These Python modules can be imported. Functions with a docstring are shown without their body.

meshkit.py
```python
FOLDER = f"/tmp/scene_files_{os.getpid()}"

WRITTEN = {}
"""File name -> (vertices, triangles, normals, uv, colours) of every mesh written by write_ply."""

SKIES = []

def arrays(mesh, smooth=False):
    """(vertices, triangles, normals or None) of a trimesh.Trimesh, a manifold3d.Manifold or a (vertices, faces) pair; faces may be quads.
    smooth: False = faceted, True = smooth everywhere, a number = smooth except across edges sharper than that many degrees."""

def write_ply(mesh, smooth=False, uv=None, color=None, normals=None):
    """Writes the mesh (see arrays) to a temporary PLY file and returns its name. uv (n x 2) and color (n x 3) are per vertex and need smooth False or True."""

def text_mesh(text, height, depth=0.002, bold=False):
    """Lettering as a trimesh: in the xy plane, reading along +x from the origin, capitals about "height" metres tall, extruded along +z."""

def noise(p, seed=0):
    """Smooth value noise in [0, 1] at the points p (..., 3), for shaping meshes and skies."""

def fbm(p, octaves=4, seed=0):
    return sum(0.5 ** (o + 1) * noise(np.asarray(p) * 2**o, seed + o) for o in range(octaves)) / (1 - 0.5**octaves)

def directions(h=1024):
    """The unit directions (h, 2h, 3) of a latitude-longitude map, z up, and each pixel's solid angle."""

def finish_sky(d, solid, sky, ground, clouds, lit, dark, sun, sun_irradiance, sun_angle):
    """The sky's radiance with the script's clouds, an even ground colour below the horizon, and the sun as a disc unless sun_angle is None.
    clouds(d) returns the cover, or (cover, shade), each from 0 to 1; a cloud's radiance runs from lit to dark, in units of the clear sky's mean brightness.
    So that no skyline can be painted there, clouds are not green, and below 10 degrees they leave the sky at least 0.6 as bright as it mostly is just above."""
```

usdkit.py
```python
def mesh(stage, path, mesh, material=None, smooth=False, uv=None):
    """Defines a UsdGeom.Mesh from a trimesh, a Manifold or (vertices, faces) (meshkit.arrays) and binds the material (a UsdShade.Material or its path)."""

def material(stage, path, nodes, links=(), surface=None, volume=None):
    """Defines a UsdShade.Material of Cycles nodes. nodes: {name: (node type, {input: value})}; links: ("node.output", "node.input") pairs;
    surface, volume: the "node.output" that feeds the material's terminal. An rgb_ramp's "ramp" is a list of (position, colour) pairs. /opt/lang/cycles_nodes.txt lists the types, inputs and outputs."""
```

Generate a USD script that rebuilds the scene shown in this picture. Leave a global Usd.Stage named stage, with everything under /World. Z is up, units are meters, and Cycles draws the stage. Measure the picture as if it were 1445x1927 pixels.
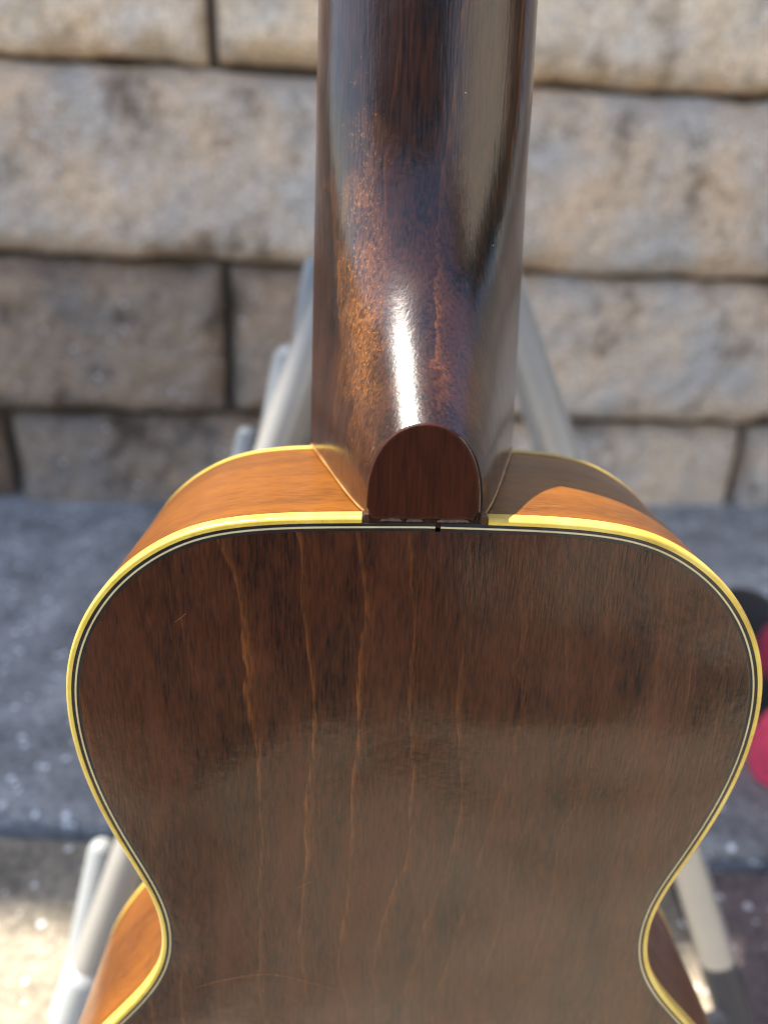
import math
import numpy as np
import trimesh
import usdkit
import meshkit
from pxr import Usd, UsdGeom, UsdLux, UsdShade, Gf, Sdf, Vt
from shapely.geometry import Polygon
from scipy.interpolate import PchipInterpolator, CubicSpline

stage = Usd.Stage.CreateInMemory()
UsdGeom.SetStageUpAxis(stage, 'Z')
UsdGeom.SetStageMetersPerUnit(stage, 1.0)
UsdGeom.Xform.Define(stage, '/World')
rng = np.random.default_rng(7)

# ------------------------------------------------------------------ camera, sky, sun, exposure
CAM_H, PITCH, ROLL = 0.49, math.radians(25), math.radians(2.7)
R = np.array([1.0, 0, 0]); F = np.array([0, math.cos(PITCH), -math.sin(PITCH)]); U = np.array([0, math.sin(PITCH), math.cos(PITCH)])
R, U = math.cos(ROLL) * R + math.sin(ROLL) * U, math.cos(ROLL) * U - math.sin(ROLL) * R
CAM = np.array([0, 0, CAM_H])
cam = UsdGeom.Camera.Define(stage, '/World/camera')
cam.AddTransformOp().Set(Gf.Matrix4d(*R, 0, *U, 0, *(-F), 0, *CAM, 1))
cam.CreateHorizontalApertureAttr(24.0); cam.CreateVerticalApertureAttr(32.0)
cam.CreateFocalLengthAttr(24.03)
cam.CreateFStopAttr(6.8); cam.CreateFocusDistanceAttr(0.178)
cam.CreateClippingRangeAttr(Gf.Vec2f(0.01, 2000))
cam.CreateExposureAttr(1.85)

SUN = np.array([-0.45, 0.20, 0.87]); SUN /= np.linalg.norm(SUN)
SKY_STRENGTH, SUN_INTENSITY = 0.12, 1.15
usdkit.material(stage, '/World/Looks/sky', {
    'sky': ('sky_texture', {'sky_type': 'single_scattering', 'sun_disc': False, 'sun_elevation': math.asin(SUN[2]), 'sun_rotation': math.atan2(SUN[0], SUN[1])}),
    'bg': ('background_shader', {'strength': SKY_STRENGTH})}, [('sky.color', 'bg.color')], surface='bg.background')
dome = UsdLux.DomeLight.Define(stage, '/World/sky')
UsdShade.MaterialBindingAPI.Apply(dome.GetPrim()).Bind(UsdShade.Material.Get(stage, '/World/Looks/sky'))
dome.GetPrim().SetCustomDataByKey('kind', 'structure')
sun = UsdLux.DistantLight.Define(stage, '/World/sun')
sun.CreateIntensityAttr(SUN_INTENSITY); sun.CreateAngleAttr(0.5); sun.CreateColorAttr(Gf.Vec3f(1.0, 0.93, 0.82))
sun.CreateNormalizeAttr(True)
zz = SUN; xx = np.cross([0, 0, 1.0], zz); xx /= np.linalg.norm(xx); yy = np.cross(zz, xx)
sun.AddTransformOp().Set(Gf.Matrix4d(*xx, 0, *yy, 0, *zz, 0, 0, 0, 5, 1))


# ------------------------------------------------------------------ helpers
used = {}
def numbered(parent, name):
    k = (parent, name); n = used.get(k, 0); used[k] = n + 1
    return f'{parent}/{name}' if n == 0 else f'{parent}/{name}_{n:03d}'

def tag(prim, label=None, category=None, group=None, kind=None):
    for k, v in (('label', label), ('category', category), ('group', group), ('kind', kind)):
        if v: prim.SetCustomDataByKey(k, v)
    return prim

def obj(name, mesh, mat, parent='/World', smooth=35, label=None):
    if isinstance(parent, Usd.Prim): parent = str(parent.GetPath())
    m = usdkit.mesh(stage, numbered(parent, name), mesh, MAT[mat], smooth)
    if label: m.GetPrim().SetCustomDataByKey('label', label)
    return m.GetPrim()

def thing(name, matrix=None):
    x = UsdGeom.Xform.Define(stage, numbered('/World', name))
    if matrix is not None: x.AddTransformOp().Set(matrix)
    return x.GetPrim()

def at(px, py, depth):
    """A point of the place, surveyed from the photograph: viewing direction and distance along the axis."""
    return CAM + depth * (F + R * (px - 722.5) / 1447.0 - U * (py - 963.5) / 1447.0)

def tube(points, radius, n=20, caps=True, dome_ends=False):
    p = np.asarray(points, float); r = np.broadcast_to(np.asarray(radius, float), (len(p),)).copy()
    if dome_ends:
        d0 = p[0] - p[1]; d0 /= np.linalg.norm(d0); d1 = p[-1] - p[-2]; d1 /= np.linalg.norm(d1)
        a = np.linspace(math.pi / 2 * 0.97, 0.15, 6)
        p = np.vstack([[p[0] + d0 * r[0] * math.sin(t) for t in a], p, [p[-1] + d1 * r[-1] * math.sin(t) for t in a[::-1]]])
        r = np.concatenate([r[0] * np.cos(a), r, r[-1] * np.cos(a[::-1])])
    t = np.gradient(p, axis=0); t /= np.linalg.norm(t, axis=1)[:, None]
    ref = np.array([0, 1.0, 0.01]) if abs(t[0][1]) < 0.9 else np.array([1.0, 0, 0])
    v = []
    for q, d, rr in zip(p, t, r):
        a = np.cross(d, ref); a /= np.linalg.norm(a); b = np.cross(d, a)
        ang = np.linspace(0, 2 * math.pi, n, endpoint=False)
        v.append(q + rr * (np.cos(ang)[:, None] * a + np.sin(ang)[:, None] * b))
    m = len(p); v = np.vstack(v); f = []
    for i in range(m - 1):
        for j in range(n):
            a, b = i * n + j, i * n + (j + 1) % n
            f += [[a, a + n, b], [b, a + n, b + n]]
    v = np.vstack([v, p[0], p[-1]])
    for j in range(n):
        f += [[m * n, j, (j + 1) % n], [m * n + 1, (m - 1) * n + (j + 1) % n, (m - 1) * n + j]]
    T = trimesh.Trimesh(v, f, process=False); trimesh.repair.fix_normals(T)
    return T

def rbox(lo, hi, r=0.004):
    lo, hi = np.asarray(lo, float), np.asarray(hi, float)
    pts = []
    for c in np.ndindex(2, 2, 2):
        p = np.where(c, hi - r, lo + r); s = np.where(c, 1, -1)
        for k in range(3):
            q = p.copy(); q[k] += s[k] * r; pts.append(q)
        pts.append(p + s * r * 0.577)
    return trimesh.convex.convex_hull(np.array(pts))

def grid_faces(nr, nc):
    i, j = np.meshgrid(np.arange(nr - 1), np.arange(nc - 1), indexing='ij')
    a = (i * nc + j).ravel()
    return np.vstack([np.c_[a, a + 1, a + nc + 1], np.c_[a, a + nc + 1, a + nc]])

# ------------------------------------------------------------------ materials
MAT = {}
def material(name, nodes, links, surface='p.BSDF'):
    MAT[name] = usdkit.material(stage, f'/World/Looks/{name}', nodes, links, surface=surface)

def simple(name, color, rough=0.5, var=0.15, scale=40, **kw):
    c = np.array(color, float)
    material(name, {
        'g': ('geometry', {}), 'n': ('noise_texture', {'scale': scale, 'detail': 4.0}),
        'r': ('rgb_ramp', {'ramp': [(0.3, tuple(c * (1 - var))), (0.7, tuple(np.minimum(c * (1 + var), 0.95)))]}),
        'p': ('principled_bsdf', {'roughness': rough, **kw})},
        [('g.position', 'n.vector'), ('n.fac', 'r.fac'), ('r.color', 'p.base_color')])

def wood(name, dark, mid, streak, grain_axis=1, line_freq=90.0, line_amount=0.8, fleck=0.0, coat=1.0, coat_rough=0.16,
         bump=0.00006, ripple=0.0, wear=None, fine=1500.0, seed=0.0, rough=0.45, spec=0.3, dust=0.97, ripple_scale=32.0, coord='object', stretch=22, ramp=(0.36, 0.55, 0.74), fade=(9.0, 10.0)):
    """Stained, lacquered wood: fine fibres along grain_axis, wandering growth-ring lines, pore relief under a clear coat."""
    def sc(across, along):
        s = [across] * 3; s[grain_axis] = along; return tuple(s)
    N = {
        't': ('texture_coordinate', {}),
        'mf': ('mapping', {'scale': sc(fine, fine / stretch), 'location': (seed, seed, seed)}), 'nf': ('noise_texture', {'scale': 1.0, 'detail': 3.0, 'roughness': 0.6}),
        'mm': ('mapping', {'scale': sc(75, 16), 'location': (seed * 3, seed, 0)}), 'nm': ('noise_texture', {'scale': 1.0, 'detail': 4.0, 'roughness': 0.6, 'distortion': 0.4}),
        'fmix': ('math', {'math_type': 'multiply_add', 'value2': 0.6}),
        'mmul': ('math', {'math_type': 'multiply', 'value2': 0.55}),
        'base': ('rgb_ramp', {'ramp': [(ramp[0], dark), (ramp[1], tuple((np.array(dark) + np.array(mid)) / 2)), (ramp[2], mid)]}),
        # growth-ring lines
        'sx': ('separate_xyz', {}),
        'mw': ('mapping', {'scale': sc(19, 6.5), 'location': (seed, 4.2, 1.7)}), 'nw': ('noise_texture', {'scale': 1.0, 'detail': 5.0, 'roughness': 0.42}),
        'lx': ('math', {'math_type': 'multiply', 'value2': line_freq}),
        'lw': ('math', {'math_type': 'multiply_add', 'value2': 5.0}),
        'fr': ('math', {'math_type': 'fraction'}),
        'lr': ('rgb_ramp', {'ramp': [(0.0, (1, 1, 1)), (0.035, (0.7, 0.7, 0.7)), (0.09, (0.16, 0.16, 0.16)), (0.26, (0, 0, 0)), (0.99, (0, 0, 0)), (1.0, (1, 1, 1))]}),
        'ml': ('mapping', {'scale': sc(38, 7), 'location': (8.3 + seed, 2.0, 0)}), 'nl': ('noise_texture', {'scale': 1.0, 'detail': 3.0}),
        'lm': ('map_range', {'from_min': 0.40, 'from_max': 0.62, 'to_min': 0.0, 'to_max': 1.0, 'clamp': True}),
        'fg': ('map_range', {'from_min': 0.36, 'from_max': 0.62, 'to_min': 0.15, 'to_max': 1.0, 'clamp': True}),
        'fx': ('map_range', {'from_min': fade[0], 'from_max': fade[1], 'to_min': 1.0, 'to_max': 0.25, 'clamp': True}), 'a0': ('math', {'math_type': 'multiply'}), 'a1': ('math', {'math_type': 'multiply'}), 'a2': ('math', {'math_type': 'multiply'}), 'a3': ('math', {'math_type': 'multiply', 'value2': line_amount, 'use_clamp': True}),
        'mix': ('mix', {'color2': streak}),
        # relief
        'nb': ('noise_texture', {'scale': 420.0, 'detail': 3.0}),
        'hb': ('math', {'math_type': 'add'}),
        'b1': ('bump', {'strength': 1.0, 'distance': bump}),
        'nr': ('noise_texture', {'scale': ripple_scale, 'detail': 2.0}),
        'b2': ('bump', {'strength': 1.0, 'distance': ripple}),
        'rr': ('map_range', {'from_min': 0.3, 'from_max': 0.7, 'to_min': coat_rough * 0.75, 'to_max': coat_rough * 1.3}),
        # dust specks
        'vd': ('voronoi_texture', {'scale': 230.0}), 'vc': ('separate_color', {}),
        'd1': ('math', {'math_type': 'less_than', 'value2': 0.035}), 'd2': ('math', {'math_type': 'greater_than', 'value2': dust}), 'd3': ('math', {'math_type': 'multiply'}),
        'dust': ('mix', {'color2': (0.55, 0.50, 0.44)}),
        'p': ('principled_bsdf', {'roughness': rough, 'coat_weight': coat, 'coat_roughness': coat_rough, 'specular_ior_level': spec}),
    }
    T = 't.' + coord
    L = [(T, 'mf.vector'), ('mf.vector', 'nf.vector'), (T, 'mm.vector'), ('mm.vector', 'nm.vector'),
         ('nm.fac', 'mmul.value1'), ('nf.fac', 'fmix.value1'), ('mmul.value', 'fmix.value3'), ('fmix.value', 'base.fac'),
         (T, 'sx.vector'), (T, 'mw.vector'), ('mw.vector', 'nw.vector'),
         ('sx.x' if grain_axis != 0 else 'sx.z', 'lx.value1'), ('nw.fac', 'lw.value1'), ('lx.value', 'lw.value3'), ('lw.value', 'fr.value1'), ('fr.value', 'lr.fac'),
         (T, 'ml.vector'), ('ml.vector', 'nl.vector'), ('nl.fac', 'lm.value'), ('nf.fac', 'fg.value'),
         ('sx.x', 'fx.value'), ('lm.result', 'a0.value1'), ('fx.result', 'a0.value2'), ('lr.color', 'a1.value1'), ('a0.value', 'a1.value2'), ('a1.value', 'a2.value1'), ('fg.result', 'a2.value2'), ('a2.value', 'a3.value1'),
         ('a3.value', 'mix.fac'), ('base.color', 'mix.color1'),
         (T, 'nb.vector'), ('nf.fac', 'hb.value1'), ('nb.fac', 'hb.value2'), (T, 'nr.vector'),
         ('nr.fac', 'b2.height'), ('hb.value', 'b1.height'), ('b2.normal', 'b1.normal'), ('b1.normal', 'p.normal'), ('b1.normal', 'p.coat_normal'),
         ('nm.fac', 'rr.value'), ('rr.result', 'p.coat_roughness'),
         (T, 'vd.vector'), ('vd.color', 'vc.color'), ('vd.distance', 'd1.value1'), ('vc.r', 'd2.value1'), ('d1.value', 'd3.value1'), ('d2.value', 'd3.value2'),
         ('d3.value', 'dust.fac'), ('dust.color', 'p.base_color')]
    last = 'mix.color'
    if wear:
        # rubbed-through patch of finish: an elongated area of the neck where the bare wood shows as speckles
        (cx, cy), (rx, ry), amt = wear['centre'], wear['radius'], wear['amount']
        N.update({
            'wn': ('noise_texture', {'scale': 1.0, 'detail': 5.0, 'roughness': 0.75}), 'wm': ('mapping', {'scale': (1900, 900, 1900)}),
            'wx': ('math', {'math_type': 'subtract', 'value2': cx}), 'wx2': ('math', {'math_type': 'divide', 'value2': rx}), 'wx3': ('math', {'math_type': 'power', 'value2': 2.0}), 'wxa': ('math', {'math_type': 'absolute'}),
            'wy': ('math', {'math_type': 'subtract', 'value2': cy}), 'wy2': ('math', {'math_type': 'divide', 'value2': ry}), 'wya': ('math', {'math_type': 'absolute'}), 'wy3': ('math', {'math_type': 'power', 'value2': 2.0}),
            'ws': ('math', {'math_type': 'add'}), 'wl': ('noise_texture', {'scale': 110.0, 'detail': 3.0}), 'wl2': ('math', {'math_type': 'multiply_add', 'value2': 1.6, }),
            'wr': ('map_range', {'from_min': 0.3, 'from_max': 2.4, 'to_min': amt, 'to_max': -0.11, 'clamp': True}),
            'wa': ('math', {'math_type': 'add'}), 'wt': ('map_range', {'from_min': 0.585, 'from_max': 0.70, 'clamp': True}),
            'wsf': ('map_range', {'from_min': -0.03, 'from_max': amt, 'to_min': 0.0, 'to_max': 0.55, 'clamp': True}), 'wsg': ('map_range', {'from_min': 0.35, 'from_max': 0.62, 'to_min': 0.08, 'to_max': 0.8, 'clamp': True}), 'wsm': ('math', {'math_type': 'multiply'}), 'wmx': ('math', {'math_type': 'maximum'}),
            'wmix': ('mix', {'color2': wear['color']})})
        L += [(T, 'wm.vector'), ('wm.vector', 'wn.vector'), ('sx.x', 'wx.value1'), ('wx.value', 'wx2.value1'), ('wx2.value', 'wxa.value1'), ('wxa.value', 'wx3.value1'),
              ('sx.y', 'wy.value1'), ('wy.value', 'wy2.value1'), ('wy2.value', 'wya.value1'), ('wya.value', 'wy3.value1'), ('wx3.value', 'ws.value1'), ('wy3.value', 'ws.value2'),
              (T, 'wl.vector'), ('wl.fac', 'wl2.value1'), ('ws.value', 'wl2.value3'), ('wl2.value', 'wr.value'), ('wn.fac', 'wa.value1'), ('wr.result', 'wa.value2'), ('wa.value', 'wt.value'),
              ('wr.result', 'wsf.value'), ('nf.fac', 'wsg.value'), ('wsf.result', 'wsm.value1'), ('wsg.result', 'wsm.value2'), ('wt.result', 'wmx.value1'), ('wsm.value', 'wmx.value2'), ('wmx.value', 'wmix.fac'), ('mix.color', 'wmix.color1')]
        last = 'wmix.color'
    L.append((last, 'dust.color1'))
    material(name, N, L)

wood('back_wood', (0.0055, 0.0015, 0.0006), (0.058, 0.0135, 0.0030), (0.26, 0.082, 0.016), line_freq=88, line_amount=0.6, coat_rough=0.21, bump=0.00006, ripple=0.0050, ripple_scale=12.0, seed=1.3, spec=0.15, dust=2.0, coat=1.0, fine=1900, stretch=10, ramp=(0.42, 0.55, 0.68), fade=(-0.016, 0.022))
wood('neck_wood', (0.0030, 0.0013, 0.0008), (0.042, 0.0125, 0.0040), (0.24, 0.080, 0.014), line_freq=60, line_amount=0.4, coat_rough=0.17, bump=0.00006, ripple=0.0008, seed=5.1, spec=0.32, rough=0.27, dust=0.94, coat=0.62, fine=1500, stretch=18, ramp=(0.46, 0.58, 0.72),
     wear={'centre': (-0.0150, 0.052), 'radius': (0.0075, 0.046), 'amount': 0.115, 'color': (0.34, 0.125, 0.022)})
wood('heel_cap_wood', (0.006, 0.0016, 0.0009), (0.046, 0.0100, 0.0034), (0.10, 0.028, 0.008), line_freq=160, line_amount=0.35, coat_rough=0.35, coat=0.12, bump=0.00008, seed=2.2, spec=0.10, dust=2.0, fine=1500, stretch=14, ramp=(0.40, 0.55, 0.72))
wood('rim_wood', (0.055, 0.0155, 0.0014), (0.19, 0.062, 0.004), (0.28, 0.10, 0.008), grain_axis=0, line_freq=120, line_amount=0.25, coat_rough=0.12, coat=0.5, spec=0.12, bump=0.00004, ripple=0.0005, fine=2300, stretch=9, seed=3.3, dust=0.95, coord='UV')
wood('spruce', (0.36, 0.20, 0.08), (0.48, 0.28, 0.12), (0.40, 0.2, 0.07), line_freq=400, line_amount=0.4, seed=9)
wood('fretboard_wood', (0.045, 0.016, 0.008), (0.11, 0.04, 0.018), (0.13, 0.05, 0.02), line_freq=150, line_amount=0.3, coat=0.2, coat_rough=0.4, seed=7)

def plastic(name, c1, c2, rough=0.22, freq=None):
    N = {'t': ('texture_coordinate', {}), 'm': ('mapping', {'scale': (freq or 90, 90, 90)}), 'n': ('noise_texture', {'scale': 1.0, 'detail': 4.0}),
         'r': ('rgb_ramp', {'ramp': [(0.3, c1), (0.7, c2)]}), 'nb': ('noise_texture', {'scale': 260.0, 'detail': 2.0}), 'b': ('bump', {'distance': 0.00006, 'strength': 1.0}),
         'p': ('principled_bsdf', {'roughness': rough, 'coat_weight': 0.5, 'coat_roughness': 0.12})}
    material(name, N, [('t.object', 'm.vector'), ('m.vector', 'n.vector'), ('n.fac', 'r.fac'), ('r.color', 'p.base_color'), ('t.object', 'nb.vector'), ('nb.fac', 'b.height'), ('b.normal', 'p.normal')])
material('aged_binding', {'t': ('texture_coordinate', {}), 'n': ('noise_texture', {'scale': 45.0, 'detail': 5.0, 'roughness': 0.65}), 'r': ('rgb_ramp', {'ramp': [(0.30, (0.44, 0.25, 0.026)), (0.5, (0.66, 0.44, 0.065)), (0.70, (0.76, 0.56, 0.12))]}),
    'n2': ('noise_texture', {'scale': 420.0, 'detail': 4.0, 'roughness': 0.7}), 'g': ('map_range', {'from_min': 0.60, 'from_max': 0.74, 'to_max': 0.55, 'clamp': True}), 'm': ('mix', {'color2': (0.20, 0.10, 0.02)}),
    'mw': ('mapping', {'scale': (900, 120, 120)}), 'nw': ('noise_texture', {'scale': 1.0, 'detail': 2.0}), 'b': ('bump', {'distance': 0.00010, 'strength': 1.0}),
    'p': ('principled_bsdf', {'roughness': 0.3, 'coat_weight': 0.4, 'coat_roughness': 0.15})},
    [('t.object', 'n.vector'), ('n.fac', 'r.fac'), ('r.color', 'm.color1'), ('t.object', 'n2.vector'), ('n2.fac', 'g.value'), ('g.result', 'm.fac'), ('m.color', 'p.base_color'),
     ('t.object', 'mw.vector'), ('mw.vector', 'nw.vector'), ('nw.fac', 'b.height'), ('b.normal', 'p.normal')])
plastic('cream_line', (0.55, 0.42, 0.20), (0.68, 0.54, 0.28))
plastic('seam_lacquer', (0.16, 0.06, 0.012), (0.42, 0.20, 0.06), rough=0.25, freq=300)
plastic('black_line', (0.008, 0.007, 0.006), (0.02, 0.018, 0.015), rough=0.3)
plastic('glue_residue', (0.05, 0.03, 0.02), (0.16, 0.12, 0.10), rough=0.25, freq=500)
plastic('bare_channel', (0.03, 0.009, 0.003), (0.09, 0.03, 0.008), rough=0.35, freq=400)
plastic('chipped_edge', (0.07, 0.035, 0.02), (0.26, 0.16, 0.10), rough=0.4, freq=700)  # light caught by the heel cap edge, given as a pale colour

# concrete blocks of the wall
def stone(name, tan, grey, stain, scale=1.0):
    material(name, {
        'g': ('geometry', {}), 'oi': ('object_info', {}), 'rv': ('combine_xyz', {}), 'rm': ('math', {'math_type': 'multiply', 'value2': 37.0}), 'va': ('vector_math', {'math_type': 'add'}),
        'n1': ('noise_texture', {'scale': 9.0 * scale, 'detail': 5.0, 'roughness': 0.6}), 'r1': ('rgb_ramp', {'ramp': [(0.36, grey), (0.5, tuple((np.array(grey) + np.array(tan)) / 2)), (0.64, tan)]}),
        'n2': ('noise_texture', {'scale': 13.0 * scale, 'detail': 6.0, 'roughness': 0.72}), 'r2': ('map_range', {'from_min': 0.52, 'from_max': 0.68, 'to_max': 0.8, 'clamp': True}),
        'mx': ('mix', {'color2': stain}),
        'n3': ('noise_texture', {'scale': 190.0, 'detail': 4.0, 'roughness': 0.7}), 'r3': ('map_range', {'from_min': 0.3, 'from_max': 0.7, 'to_min': 0.52, 'to_max': 1.42}), 'mu': ('mix', {'mix_type': 'multiply', 'fac': 1.0}),
        'v': ('voronoi_texture', {'scale': 110.0}), 'vc': ('separate_color', {}), 'vg': ('math', {'math_type': 'greater_than', 'value2': 0.97}), 'vl': ('math', {'math_type': 'less_than', 'value2': 0.33}), 'vm': ('math', {'math_type': 'multiply'}),
        'mp': ('mix', {'color2': (0.62, 0.60, 0.57)}),
        'b': ('bump', {'strength': 1.0, 'distance': 0.0045}),
        'p': ('principled_bsdf', {'roughness': 0.85, 'specular_ior_level': 0.3})},
        [('oi.random', 'rm.value1'), ('rm.value', 'rv.x'), ('rm.value', 'rv.z'), ('g.position', 'va.vector1'), ('rv.vector', 'va.vector2'),
         ('va.vector', 'n1.vector'), ('n1.fac', 'r1.fac'), ('va.vector', 'n2.vector'), ('n2.fac', 'r2.value'), ('r2.result', 'mx.fac'), ('r1.color', 'mx.color1'),
         ('g.position', 'n3.vector'), ('n3.fac', 'r3.value'), ('mx.color', 'mu.color1'), ('r3.result', 'mu.color2'),
         ('va.vector', 'v.vector'), ('v.color', 'vc.color'), ('vc.g', 'vg.value1'), ('v.distance', 'vl.value1'), ('vg.value', 'vm.value1'), ('vl.value', 'vm.value2'), ('vm.value', 'mp.fac'), ('mu.color', 'mp.color1'),
         ('mp.color', 'p.base_color'), ('n3.fac', 'b.height'), ('b.normal', 'p.normal')])
stone('block_buff', (0.82, 0.62, 0.41), (0.64, 0.56, 0.46), (0.22, 0.15, 0.09))
stone('block_grey', (0.70, 0.51, 0.34), (0.49, 0.44, 0.38), (0.15, 0.10, 0.062))
stone('block_brown', (0.36, 0.25, 0.165), (0.24, 0.20, 0.165), (0.055, 0.036, 0.024))
simple('joint_fill', (0.06, 0.045, 0.032), 0.95, scale=60)

# exposed-aggregate paving
def paving(name, base1, base2, pebble):
    material(name, {
        'g': ('geometry', {}),
        'n': ('noise_texture', {'scale': 14.0, 'detail': 6.0, 'roughness': 0.65}), 'r': ('rgb_ramp', {'ramp': [(0.35, base1), (0.68, base2)]}),
        'n2': ('noise_texture', {'scale': 160.0, 'detail': 4.0, 'roughness': 0.7}), 'r2': ('map_range', {'from_min': 0.3, 'from_max': 0.7, 'to_min': 0.40, 'to_max': 1.5}), 'mu': ('mix', {'mix_type': 'multiply', 'fac': 1.0}),
        'v': ('voronoi_texture', {'scale': 165.0}), 'vc': ('separate_color', {}), 'vg': ('math', {'math_type': 'greater_than', 'value2': 0.84}), 'vs': ('math', {'math_type': 'multiply_add', 'value2': 0.40, 'value3': 0.12}), 'vl': ('math', {'math_type': 'less_than'}), 'vm': ('math', {'math_type': 'multiply'}),
        'mp': ('mix', {'color2': pebble}), 'rg': ('map_range', {'to_min': 0.75, 'to_max': 0.12}), 'b': ('bump', {'strength': 1.0, 'distance': 0.0025}),
        'p': ('principled_bsdf', {'specular_ior_level': 0.5})},
        [('g.position', 'n.vector'), ('n.fac', 'r.fac'), ('g.position', 'n2.vector'), ('n2.fac', 'r2.value'), ('r.color', 'mu.color1'), ('r2.result', 'mu.color2'),
         ('g.position', 'v.vector'), ('v.color', 'vc.color'), ('vc.r', 'vg.value1'), ('vc.b', 'vs.value1'), ('v.distance', 'vl.value1'), ('vs.value', 'vl.value2'), ('vg.value', 'vm.value1'), ('vl.value', 'vm.value2'), ('vm.value', 'mp.fac'), ('mu.color', 'mp.color1'),
         ('mp.color', 'p.base_color'), ('vm.value', 'rg.value'), ('rg.result', 'p.roughness'), ('n2.fac', 'b.height'), ('b.normal', 'p.normal')])
paving('paving_grey', (0.15, 0.15, 0.148), (0.37, 0.365, 0.35), (0.85, 0.86, 0.86))
paving('paving_tan', (0.18, 0.15, 0.108), (0.35, 0.295, 0.215), (0.75, 0.73, 0.68))
paving('paving_plum', (0.085, 0.062, 0.060), (0.17, 0.125, 0.115), (0.55, 0.53, 0.52))  # darker paving: shade at lower right put into the slab colour
simple('earth', (0.13, 0.10, 0.07), 0.95, scale=3, var=0.3)

simple('painted_tube', (0.25, 0.24, 0.215), 0.32, var=0.05, coat_weight=0.25, coat_roughness=0.2)
simple('bar_plastic', (0.25, 0.26, 0.255), 0.4, var=0.05)
simple('rubber_dark', (0.02, 0.022, 0.028), 0.5)
simple('rubber_white', (0.34, 0.36, 0.35), 0.5, var=0.03)
simple('siding', (0.80, 0.75, 0.64), 0.7, var=0.05)
simple('roof_shingle', (0.07, 0.06, 0.055), 0.9, var=0.3)
simple('fence_stain', (0.10, 0.028, 0.016), 0.7, var=0.3)
simple('case_cover', (0.014, 0.013, 0.013), 0.6)
simple('scratch_wood', (0.20, 0.070, 0.022), 0.5)
simple('bench_stain', (0.022, 0.014, 0.010), 0.6, var=0.3)
simple('trim_white', (0.75, 0.74, 0.7), 0.5, var=0.03)
simple('pane', (0.03, 0.035, 0.04), 0.05, var=0.02)
simple('hedge_core', (0.02, 0.03, 0.012), 0.9, var=0.3)
material('leaf', {'g': ('geometry', {}), 'r': ('rgb_ramp', {'ramp': [(0, (0.03, 0.06, 0.015)), (1, (0.07, 0.11, 0.03))]}),
                  'p': ('principled_bsdf', {'roughness': 0.5}), 't': ('translucent_bsdf', {'color': (0.06, 0.12, 0.02)}), 'm': ('mix_closure', {'fac': 0.25})},
         [('g.random_per_island', 'r.fac'), ('r.color', 'p.base_color'), ('p.BSDF', 'm.closure1'), ('t.BSDF', 'm.closure2')], surface='m.closure')
simple('pink_rubber', (0.90, 0.075, 0.15), 0.45, var=0.06)
simple('crimson_mesh', (0.42, 0.020, 0.075), 0.8, var=0.2, scale=300)
simple('black_fabric', (0.012, 0.011, 0.013), 0.85)
simple('tuner_metal', (0.5, 0.48, 0.42), 0.3, metallic=1.0)

# ------------------------------------------------------------------ ground and patio
ground = obj('ground', ([[-400, -400, -0.06], [400, -400, -0.06], [400, 400, -0.06], [-400, 400, -0.06]], [[0, 1, 2], [0, 2, 3]]), 'earth', smooth=False)
tag(ground, kind='structure')
patio = tag(thing('patio'), kind='structure')

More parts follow.
